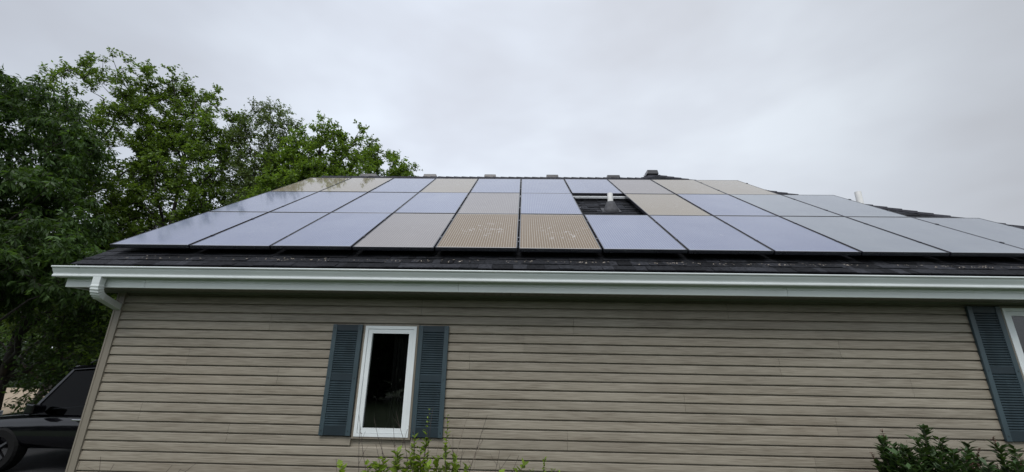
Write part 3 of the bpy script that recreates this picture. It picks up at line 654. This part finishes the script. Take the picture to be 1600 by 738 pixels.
tree('narrow twin-topped tree between the highest tree and the rounded green one', (-12.32, 13.26, 0), 12.08, 0.140, [(-13.28, 13.26, 9.96, 1.01, 1.01, 3.12), (-12.4, 13.26, 8.08, 1.48, 1.25, 3.12), (-10.93, 12.87, 8.72, 1.23, 1.01, 3.04), (-12.17, 13.26, 5.12, 2.18, 1.56, 2.65), (-11.1, 12.9, 7.4, 1.2, 1.1, 2.6)], L_MID, 800, 6, 13, (.10, .05), .2, 18, .42, seed=18, hole=.25, group=TG, upright=1.0)
tree('thin pale-leaved tree whose fine crown lets the sky through', (-9.25, 13.26, 0), 11.38, 0.088, [(-9.45, 13.06, 8.87, 1.02, 0.95, 2.45), (-8.57, 13.06, 7.85, 0.82, 0.95, 2.45), (-8.77, 13.06, 6.42, 1.36, 0.95, 2.38)], L_PAL, 620, 6, 12, (.078, .036), .2, 18, .42, seed=5, hole=.35, group=TG, upright=1.0)
tree('rounded bright green tree behind the top left corner of the panels', (-7.10, 12.95, 0), 10.95, 0.133, [(-7.18, 12.8, 7.74, 1.18, 1.11, 2.44), (-8.07, 12.8, 7.1, 0.96, 1.11, 2.29), (-5.92, 12.8, 7.72, 0.91, 0.89, 2.15), (-6.88, 12.58, 6.29, 2.15, 1.48, 1.92)], L_BRT, 800, 6, 13, (.095, .05), .2, 16, .38, seed=12, group=TG, upright=.9)
tree('lowest bright green tree at the right end of the tree line', (-6.3, 17.3, 0), 11.4, .12, [(-6.7, 17.2, 9.5, 1.25, 1.1, 2.2), (-5.4, 17.2, 9.1, .95, .9, 1.7), (-7.2, 17.2, 8, 1.5, 1.2, 2)], L_BRT, 420, 6, 13, (.12, .06), .2, 10, .42, seed=14, group=TG, upright=.8)
tree('dark dense tree with long drooping leaves at the left edge', (-18.4, 9.8, 0), 9.6, .13, [(-14.3, 9.4, 7.0, 2.6, 2, 2.5), (-12.6, 9.0, 4.9, 2.0, 1.7, 1.6), (-14.0, 9.2, 4.0, 2.8, 2, 1.4), (-11.0, 8.8, 4.0, 1.1, 1.2, 1.0)], L_DRK, 900, 6, 15, (.15, .045), .75, 16, .55, seed=21, upright=.2)
tree('small dark leaning tree beside the tan driveway', (-19.4, 17.2, 0.01), 4.6, .13, [(-18.6, 17, 3.2, 2.4, 2, 1.3), (-17.0, 17, 3.0, 2.2, 1.6, 1.5)], L_DRK, 240, 6, 12, (.12, .06), .3, 9, .45, seed=31, trunk_lean=(.9, 0), upright=.3)
BG = 'background trees beyond the driveway'
for i, (x, y, h, w_, lb) in enumerate(((-42, 33, 12, 6, 'broad dark background tree beyond the driveway at the far left edge'), (-33, 34, 13, 5.5, 'dark background tree showing between the leaning tree and the left edge'), (-25, 31, 12, 5, 'dark background tree behind the small leaning tree'), (-17.5, 27, 11, 4.5, 'dense green background tree beside the corner of the house'), (-11.5, 25, 10, 4, 'dense green background tree mostly hidden by the house roof'))):
    tree(lb, (x, y, 0), h, .25, [(x, y, h * .55, w_, 3, h * .42), (x + 1, y, h * .3, w_, 2.6, h * .26)], L_HDG if i < 3 else L_MID, 330, 6, 12, (.34, .2), .2, 10, 1.1, seed=50 + i, group=BG)
def shrub_ball(label, x, y, w_, h, m, seed, leaf=(.16, .08), n=120, group=None):
    return tree(label, (x, y, 0.0), h * .8, .05, [(x, y, h * .5, w_, w_ * .7, h * .52)], m, n, 5, 10, leaf, .2, 8, .35 * h, name='shrub', seed=seed, cat='shrub', group=group, upright=.3)
HG = 'low shrubs along the far side of the driveway'
for i, (x, w_, lb) in enumerate(((-40, 3.2, 'low dark shrub at the far left end of the row past the driveway'), (-33.5, 3.2, 'low dark shrub second along the far side of the driveway'), (-27, 3.0, 'low dark shrub just right of the leaning trunk past the driveway'), (-20.5, 3.2, 'low dark shrub half hidden by the black car roof'), (-14, 3, 'low dark shrub behind the corner of the house'))):
    shrub_ball(lb, x, 27.2, w_, 2.3, L_HDG, 70 + i, (.2, .12), 150, HG)
# understory by the house side
shrub_ball('leafy green shrub seen under the gable overhang', -10.2, 12.5, 1.6, 4.2, L_MID, 81, (.13, .07), 260)
shrub_ball('tall dark green shrub beside the parked car roof', -13.2, 13.5, 1.9, 4.0, L_DRK, 82, (.13, .06), 260)
# trees across the yard behind the camera (seen as dark reflections in the windows)
for i, (x, y, lb) in enumerate(((-34, -10, 'broad low tree across the yard, farthest left of the viewer'), (-27, -10, 'broad low tree across the yard, second from the left'), (-20, -11, 'broad low tree across the yard, third from the left'), (-13.5, -11, 'broad low tree across the yard, fourth from the left'), (-8, -13, 'broad low tree across the yard left of the viewer'), (-3, -14, 'broad low tree across the yard right behind the viewer'), (2, -13, 'broad low tree across the yard facing the small window'), (7, -14, 'broad low tree across the yard facing the wide window'), (12, -13, 'broad low tree across the yard at the far right'))):
    tree(lb, (x, y, 0), 4.2, .2, [(x, y, 2.3, 3.6, 1.8, 2.3)], L_HDG, 150, 5, 9, (.4, .26), .2, 8, .8, seed=90 + i, group='trees across the yard')

# foreground shrubs
def stem(mb, base, tip, r, rng, bow=.08, K=7):
    base, tip = np.array(base, float), np.array(tip, float); off = rng.normal(size=3) * bow; pts_ = []
    for k in range(K + 1):
        t = k / K; pts_.append(base * (1 - t) + tip * t + off * math.sin(math.pi * t) + rng.normal(size=3) * .006 * (0 < k < K))
    mb.tube(pts_, [r * (1 - .75 * k / K) + .0006 for k in range(K + 1)], 5, cap=False); return pts_
def leaves_along(pts_, t0, t1, n, rng, spread=.02):
    P_, D_, NN = [], [], []
    for i in range(n):
        t = t0 + (t1 - t0) * i / max(1, n - 1); f = t * (len(pts_) - 1); k = min(int(f), len(pts_) - 2); p = pts_[k] * (1 - f + k) + pts_[k + 1] * (f - k)
        ax = unit(pts_[k + 1] - pts_[k])
        for s in range(2):
            a = rng.uniform(0, 6.28); d_ = unit(ax * .7 + np.array([math.cos(a), math.sin(a), .1]) * .9 + rng.normal(size=3) * .15)
            nn = unit(ax * 1. + np.array([0, 0, .6]) + rng.normal(size=3) * .3); nn = unit(nn - d_ * nn.dot(d_))
            P_.append(p); D_.append(d_); NN.append(nn)
    return P_, D_, NN
rng = np.random.default_rng(4)
# shrub 1: half-bare shrub under the window
root = tag(empty('shrub', (-.95, 4.35, 0.02)), 'half-bare shrub with thin twigs and bright green leaves below the small window', 'shrub', 'shrubs in front of the wall')
b0 = np.array([0, 0, 0.]); st = MB(); stp = MB(); P_, D_, NN = [], [], []
def loc(x, z, y=4.3): return np.array([x + .95, y - 4.35, z - .02])
bare = [(-1.62, 1.47), (-1.52, 1.42), (-1.44, 1.46), (-1.24, 1.52), (-1.22, 1.40), (-1.02, 1.50), (-.86, 1.57), (-.50, 1.55), (-.34, 1.33), (-.33, 1.50), (-1.32, 1.30), (-1.7, 1.12), (-1.1, 1.36), (-.66, 1.32), (-.2, 1.20), (-.42, 1.27), (-.1, 1.16), (-.92, 1.34), (-1.4, 1.22), (-.78, 1.26), (-.02, 1.17), (-.55, 1.21)]
for i, (x, z) in enumerate(bare):
    bb = b0 + np.array([(x + .95) * .35 + rng.normal() * .05, rng.normal() * .08, 0])
    mb = stp if i in (7, 8, 15, 19) else st
    pp = stem(mb, bb, loc(x, z, 4.3 + rng.normal() * .07), .0042, rng, .05, 9)
    for k in range(5, 9):       # side twigs and buds
        if rng.random() < .75:
            q = pp[k] + np.array([rng.normal() * .05, rng.normal() * .03, rng.uniform(.04, .12)]); mb.tube([pp[k], (pp[k] + q) / 2 + rng.normal(size=3) * .006, q], [.0018, .0012, .0008], 4, cap=False)
        for _ in range(2):
            q = pp[k] + rng.normal(size=3) * .003; mb.tube([q, q + np.array([0, 0, .008])], [.0034, .0012], 4)
for (x, z, t0, n_) in ((-.87, 1.55, .78, 8), (-.71, 1.49, .74, 10), (-1.0, 1.30, .78, 8), (-1.16, 1.17, .6, 16), (-.95, 1.20, .6, 16), (-.78, 1.12, .6, 16), (-1.28, 1.12, .6, 16), (-1.4, 1.08, .6, 12), (-1.66, 1.05, .85, 7), (-.62, 1.12, .6, 14), (-1.05, 1.15, .5, 20), (-.9, 1.27, .78, 9), (-.5, 1.05, .7, 10), (-1.2, 1.06, .5, 20), (-.7, 1.05, .5, 20), (-1.3, 1.08, .45, 22), (-1.08, 1.05, .45, 24), (-.85, 1.06, .45, 24), (-.98, 1.06, .45, 24), (-.6, 1.02, .5, 20), (-1.35, 1.04, .5, 18), (.02, 1.07, .8, 9), (-.2, 1.02, .8, 9)):
    pp = stem(st, b0 + np.array([(x + .95) * .4, rng.normal() * .05, 0]), loc(x, z, 4.27 + rng.normal() * .06), .005, rng, .04, 9)
    a, b, c = leaves_along(pp, t0, 1, int(n_ * 1.3), rng); P_ += a; D_ += b; NN += c
st.build('stems', M_TWIG, root); stp.build('dry_stems', M_TWIGP, root)
kk = np.random.default_rng(1).uniform(.6, 1.25, len(P_)); zf = np.clip(1.55 - (np.array(P_)[:, 2] - 1.0) * 2.2, .5, 1.45); leaf_mesh('foliage', np.array(P_), np.array(D_), np.array(NN), .055 * kk * zf, .034 * kk * zf, L_FRH, root)
# sprig to the right of it
root = tag(empty('shrub', (.2, 4.3, .02)), 'small green sprig poking up at the bottom edge near the middle of the wall', 'shrub', 'shrubs in front of the wall')
st = MB(); P_, D_, NN = [], [], []
for (x, z) in ((.22, 1.14), (.3, 1.04), (.36, 1.02), (.1, 1.03), (.18, 1.0)):
    pp = stem(st, (0, 0, 0), (x - .2, rng.normal() * .03, z - .02), .004, rng, .04, 9); a, b, c = leaves_along(pp, .82, 1, 14, rng); P_ += a; D_ += b; NN += c
st.build('stems', M_TWIG, root); leaf_mesh('foliage', np.array(P_), np.array(D_), np.array(NN), np.full(len(P_), .036), np.full(len(P_), .018), L_FRH, root)
# bare twigs at the lower left
root = tag(empty('shrub', (-4.2, 4.35, .02)), 'bare grey twigs just reaching the bottom left corner of the wall', 'shrub', 'shrubs in front of the wall')
st = MB()
for (x, z) in ((-4.05, 1.06), (-4.3, .99), (-3.9, 1.0), (-3.35, 1.0), (-3.1, 1.03), (-3.25, .97)):
    pp = stem(st, ((x + 4.2) * .5, 0, 0), (x + 4.2, rng.normal() * .03, z - .02), .004, rng, .09, 9)
    for k in (6, 7, 8): st.tube([pp[k], pp[k] + np.array([rng.normal() * .12, 0, rng.uniform(.0, .08)])], [.0016, .0007], 4)
st.build('stems', M_TWIG, root)
def leafy(label, cx, tips, m, m2, seed, yb=4.35, leaf=(.078, .036)):
    rng = np.random.default_rng(seed); root = tag(empty('shrub', (cx, yb, .02)), label, 'shrub', 'shrubs in front of the wall'); st = MB(); A_, R_ = ([], [], []), ([], [], [])
    for (x, z, red) in tips:
        pp = stem(st, ((x - cx) * .3, rng.normal() * .05, 0), (x - cx, rng.normal() * .10, z - .02), .005, rng, .04, 10)
        a, b, c = leaves_along(pp, .62, .93 if red else 1, 44, rng)
        for q, w_ in zip(A_, (a, b, c)): q.extend(w_)
        if red:
            a, b, c = leaves_along(pp, .93, 1, 7, rng)
            for q, w_ in zip(R_, (a, b, c)): q.extend(w_)
    st.build('stems', M_TWIG, root)
    n_ = len(A_[0]); kk = rng.uniform(.6, 1.3, n_); leaf_mesh('foliage', np.array(A_[0]), np.array(A_[1]), np.array(A_[2]), leaf[0] * kk, leaf[1] * kk, m, root)
    n_ = len(R_[0]); leaf_mesh('young_leaves', np.array(R_[0]), np.array(R_[1]), np.array(R_[2]), np.full(n_, .03), np.full(n_, .014), m2, root)
rr_ = random.Random(5)
tips = [(3.56, 1.41, 1), (3.82, 1.46, 0), (3.70, 1.36, 0), (3.95, 1.36, 0), (3.5, 1.33, 0), (4.02, 1.30, 0), (3.42, 1.2, 1), (3.46, 1.26, 0)] + [(rr_.uniform(3.48, 4.0), rr_.uniform(1.0, 1.3), 0) for _ in range(36)]
leafy('dense dark green leafy shrub at the bottom right, left of the shutter', 3.75, tips, L_YEW, L_RED, 6)
tips = [(4.20, 1.33, 0), (4.4, 1.40, 1), (4.33, 1.28, 1), (4.52, 1.24, 1), (4.12, 1.20, 1), (4.62, 1.18, 0), (4.7, 1.28, 0)] + [(rr_.uniform(4.1, 4.85), rr_.uniform(.95, 1.2), rr_.random() < .3) for _ in range(22)]
leafy('loose dark shrub with reddish tips under the wide window shutter', 4.45, tips, L_YEW, L_RED, 9)

# ---------------------------------------------------------------- black car on the driveway
car = tag(empty('parked_car', (-7.72, 8.72, 0.008), math.radians(180)), 'black sport utility car parked facing left beside the house', 'car')
def ring(x, zt, zsh, hw, zs=.34): return [(x, -hw * .94, zs), (x, -hw, zs + .25), (x, -hw * .99, zsh - .12), (x, -hw * .93, zsh), (x, -hw * .80, zt), (x, -hw * .4, zt + .025), (x, 0, zt + .03), (x, hw * .4, zt + .025), (x, hw * .80, zt), (x, hw * .93, zsh), (x, hw * .99, zsh - .12), (x, hw, zs + .25), (x, hw * .94, zs)]
st_ = [(2.38, .70, .62, .70, .45), (2.36, .82, .74, .80, .36), (2.28, .98, .90, .88, .30), (2.0, 1.06, 1.0, .94, .28), (1.5, 1.10, 1.04, .955, .28), (1.05, 1.15, 1.07, .96, .3), (.5, 1.15, 1.09, .96, .3), (-.6, 1.16, 1.11, .96, .3), (-1.6, 1.18, 1.13, .96, .3), (-2.15, 1.18, 1.13, .93, .32), (-2.35, 1.12, 1.05, .88, .36), (-2.42, .8, .7, .82, .42)]
b = MB(); vs = [p for (x, a, c, h, z_) in st_ for p in ring(x, a * .84, c * .84, h, z_)]; k = 13
fs = [(i * k + j, (i + 1) * k + j, (i + 1) * k + j + 1, i * k + j + 1) for i in range(len(st_) - 1) for j in range(k - 1)] + [(i * k, i * k + k - 1, (i + 1) * k + k - 1, (i + 1) * k) for i in range(len(st_) - 1)] + [tuple(range(k)), tuple(range(len(st_) * k - 1, (len(st_) - 1) * k - 1, -1))]
b.add(vs, fs); body = b.build('body', M_CAR, car, smooth=True)
sm = body.modifiers.new('subd', 'SUBSURF'); sm.levels = 1; sm.render_levels = 2
# roof and pillars
AB, AT, RB, RT = (1.18, 0.95), (.74, 1.78), (-2.32, 1.02), (-1.95, 1.78)
def hwz(z): return .87 - (z - 1.0) * .26
rf = MB(); n_ = 8; xs_ = np.linspace(AT[0] + .03, RT[0] - .03, 9); vs = []
for x in xs_:
    dz = .05 * (1 - ((x + .75) / 1.25) ** 2)
    for yy in np.linspace(-1, 1, 9): vs.append((x, yy * .73, 1.78 + dz + .035 * (1 - yy ** 2)))
n0 = len(vs); vs += [(x, y, z - .05) for x, y, z in vs]
fs = [(i * 9 + j, (i + 1) * 9 + j, (i + 1) * 9 + j + 1, i * 9 + j + 1) for i in range(8) for j in range(8)]; fs += [tuple(n0 + q for q in f[::-1]) for f in fs]
edge = [i * 9 for i in range(9)] + [72 + j for j in range(1, 9)] + [i * 9 + 8 for i in range(7, -1, -1)] + [j for j in range(7, 0, -1)]
fs += [(edge[i], edge[(i + 1) % len(edge)], n0 + edge[(i + 1) % len(edge)], n0 + edge[i]) for i in range(len(edge))]
rf.add(vs, fs)
for sgn in (-1, 1):
    for (a, c, w_) in ((AB, AT, .075), ((0.02, 1.0), (-.06, 1.78), .07), ((-1.2, 1.0), (-1.15, 1.78), .08), ((RB[0] + .12, RB[1]), (RT[0] + .08, RT[1]), .22)):
        rf.hexa([(a[0] - w_ / 2, sgn * (hwz(a[1]) - .035), a[1] - .03), (a[0] + w_ / 2, sgn * (hwz(a[1]) - .035), a[1] - .03), (a[0] + w_ / 2, sgn * (hwz(a[1]) + .01), a[1] - .03), (a[0] - w_ / 2, sgn * (hwz(a[1]) + .01), a[1] - .03),
                 (c[0] - w_ / 2, sgn * (hwz(c[1]) - .035), c[1] + .01), (c[0] + w_ / 2, sgn * (hwz(c[1]) - .035), c[1] + .01), (c[0] + w_ / 2, sgn * (hwz(c[1]) + .01), c[1] + .01), (c[0] - w_ / 2, sgn * (hwz(c[1]) + .01), c[1] + .01)])
rf.build('roof', M_CAR, car, bevel=.012)
for sgn in (-1, 1):
    g = MB(); g.add([(AB[0], sgn * hwz(1.0), .94), (RB[0], sgn * hwz(1.0), .94), (RT[0], sgn * hwz(1.78), 1.79), (AT[0], sgn * hwz(1.78), 1.79)], [(0, 1, 2, 3)]); g.build('side_window', M_CGLASS, car)
    rl = MB(); rl.tube([(.5, sgn * .69, 1.845), (.35, sgn * .69, 1.90), (-1.7, sgn * .69, 1.90), (-1.85, sgn * .69, 1.845)], .016, 6); rl.build('roof_rail', M_CHROME, car)
    for xh in (.12, -1.05):
        h_ = MB(); h_.box(xh - .11, xh + .11, sgn * .95 - .015, sgn * .95 + .03 * sgn + .015, .86, .89); h_.build('door_handle', M_CHROME, car, bevel=.008)
    mr_ = MB(); mr_.hexa([(.80, sgn * .93, 0.98), (1.02, sgn * .93, 1.0), (.98, sgn * 1.16, .98), (.82, sgn * 1.16, .96), (.80, sgn * .93, 1.1), (.98, sgn * .93, 1.12), (.95, sgn * 1.16, 1.16), (.82, sgn * 1.16, 1.14)]); mr_.build('mirror', M_CAR, car, bevel=.03)
    hl = MB(); hl.hexa([(2.30, sgn * .5, .8), (2.12, sgn * .93, .84), (1.9, sgn * .9, .84), (2.1, sgn * .5, .8), (2.26, sgn * .5, .95), (2.02, sgn * .925, .98), (1.8, sgn * .9, .98), (2.1, sgn * .5, .95)]); hl.build('headlight', M_LENS, car, bevel=.02)
for (xa, z0_, xb, z1_, nm) in ((AB[0], 1.0, AT[0], 1.795, 'windscreen'), (RB[0], 1.02, RT[0], 1.795, 'rear_window')):
    MB().add([(xa, -hwz(1.0), z0_), (xa, hwz(1.0), z0_), (xb, hwz(1.78) - .02, z1_), (xb, -hwz(1.78) + .02, z1_)], [(0, 1, 2, 3)]).build(nm, M_CGLASS, car)
for xw in (1.45, -1.45):
    for sgn in (-1, 1):
        wl = empty('wheel', (xw, sgn * .86, .36), parent=car)
        ty_ = MB(); kq = 28; pr = [(.22, -.11), (.33, -.115), (.36, -.08), (.36, .08), (.33, .115), (.22, .11)]
        vs = [(r_ * math.cos(2 * math.pi * j / kq), y_, r_ * math.sin(2 * math.pi * j / kq)) for r_, y_ in pr for j in range(kq)]
        ty_.add(vs, [(i * kq + j, i * kq + (j + 1) % kq, ((i + 1) % 6) * kq + (j + 1) % kq, ((i + 1) % 6) * kq + j) for i in range(6) for j in range(kq)]); ty_.build('tyre', M_TYRE, wl)
        ri = MB()
        for q in range(5):
            a = q * 2 * math.pi / 5; ri.tube([(0, sgn * .09, 0), (.22 * math.cos(a), sgn * .1, .22 * math.sin(a))], [.05, .03], 5)
        ri.build('rim', M_RIM, wl)
MB().box(2.34, 2.40, -.42, .42, .52, .72).build('grille', M_DARK, car, bevel=.01)
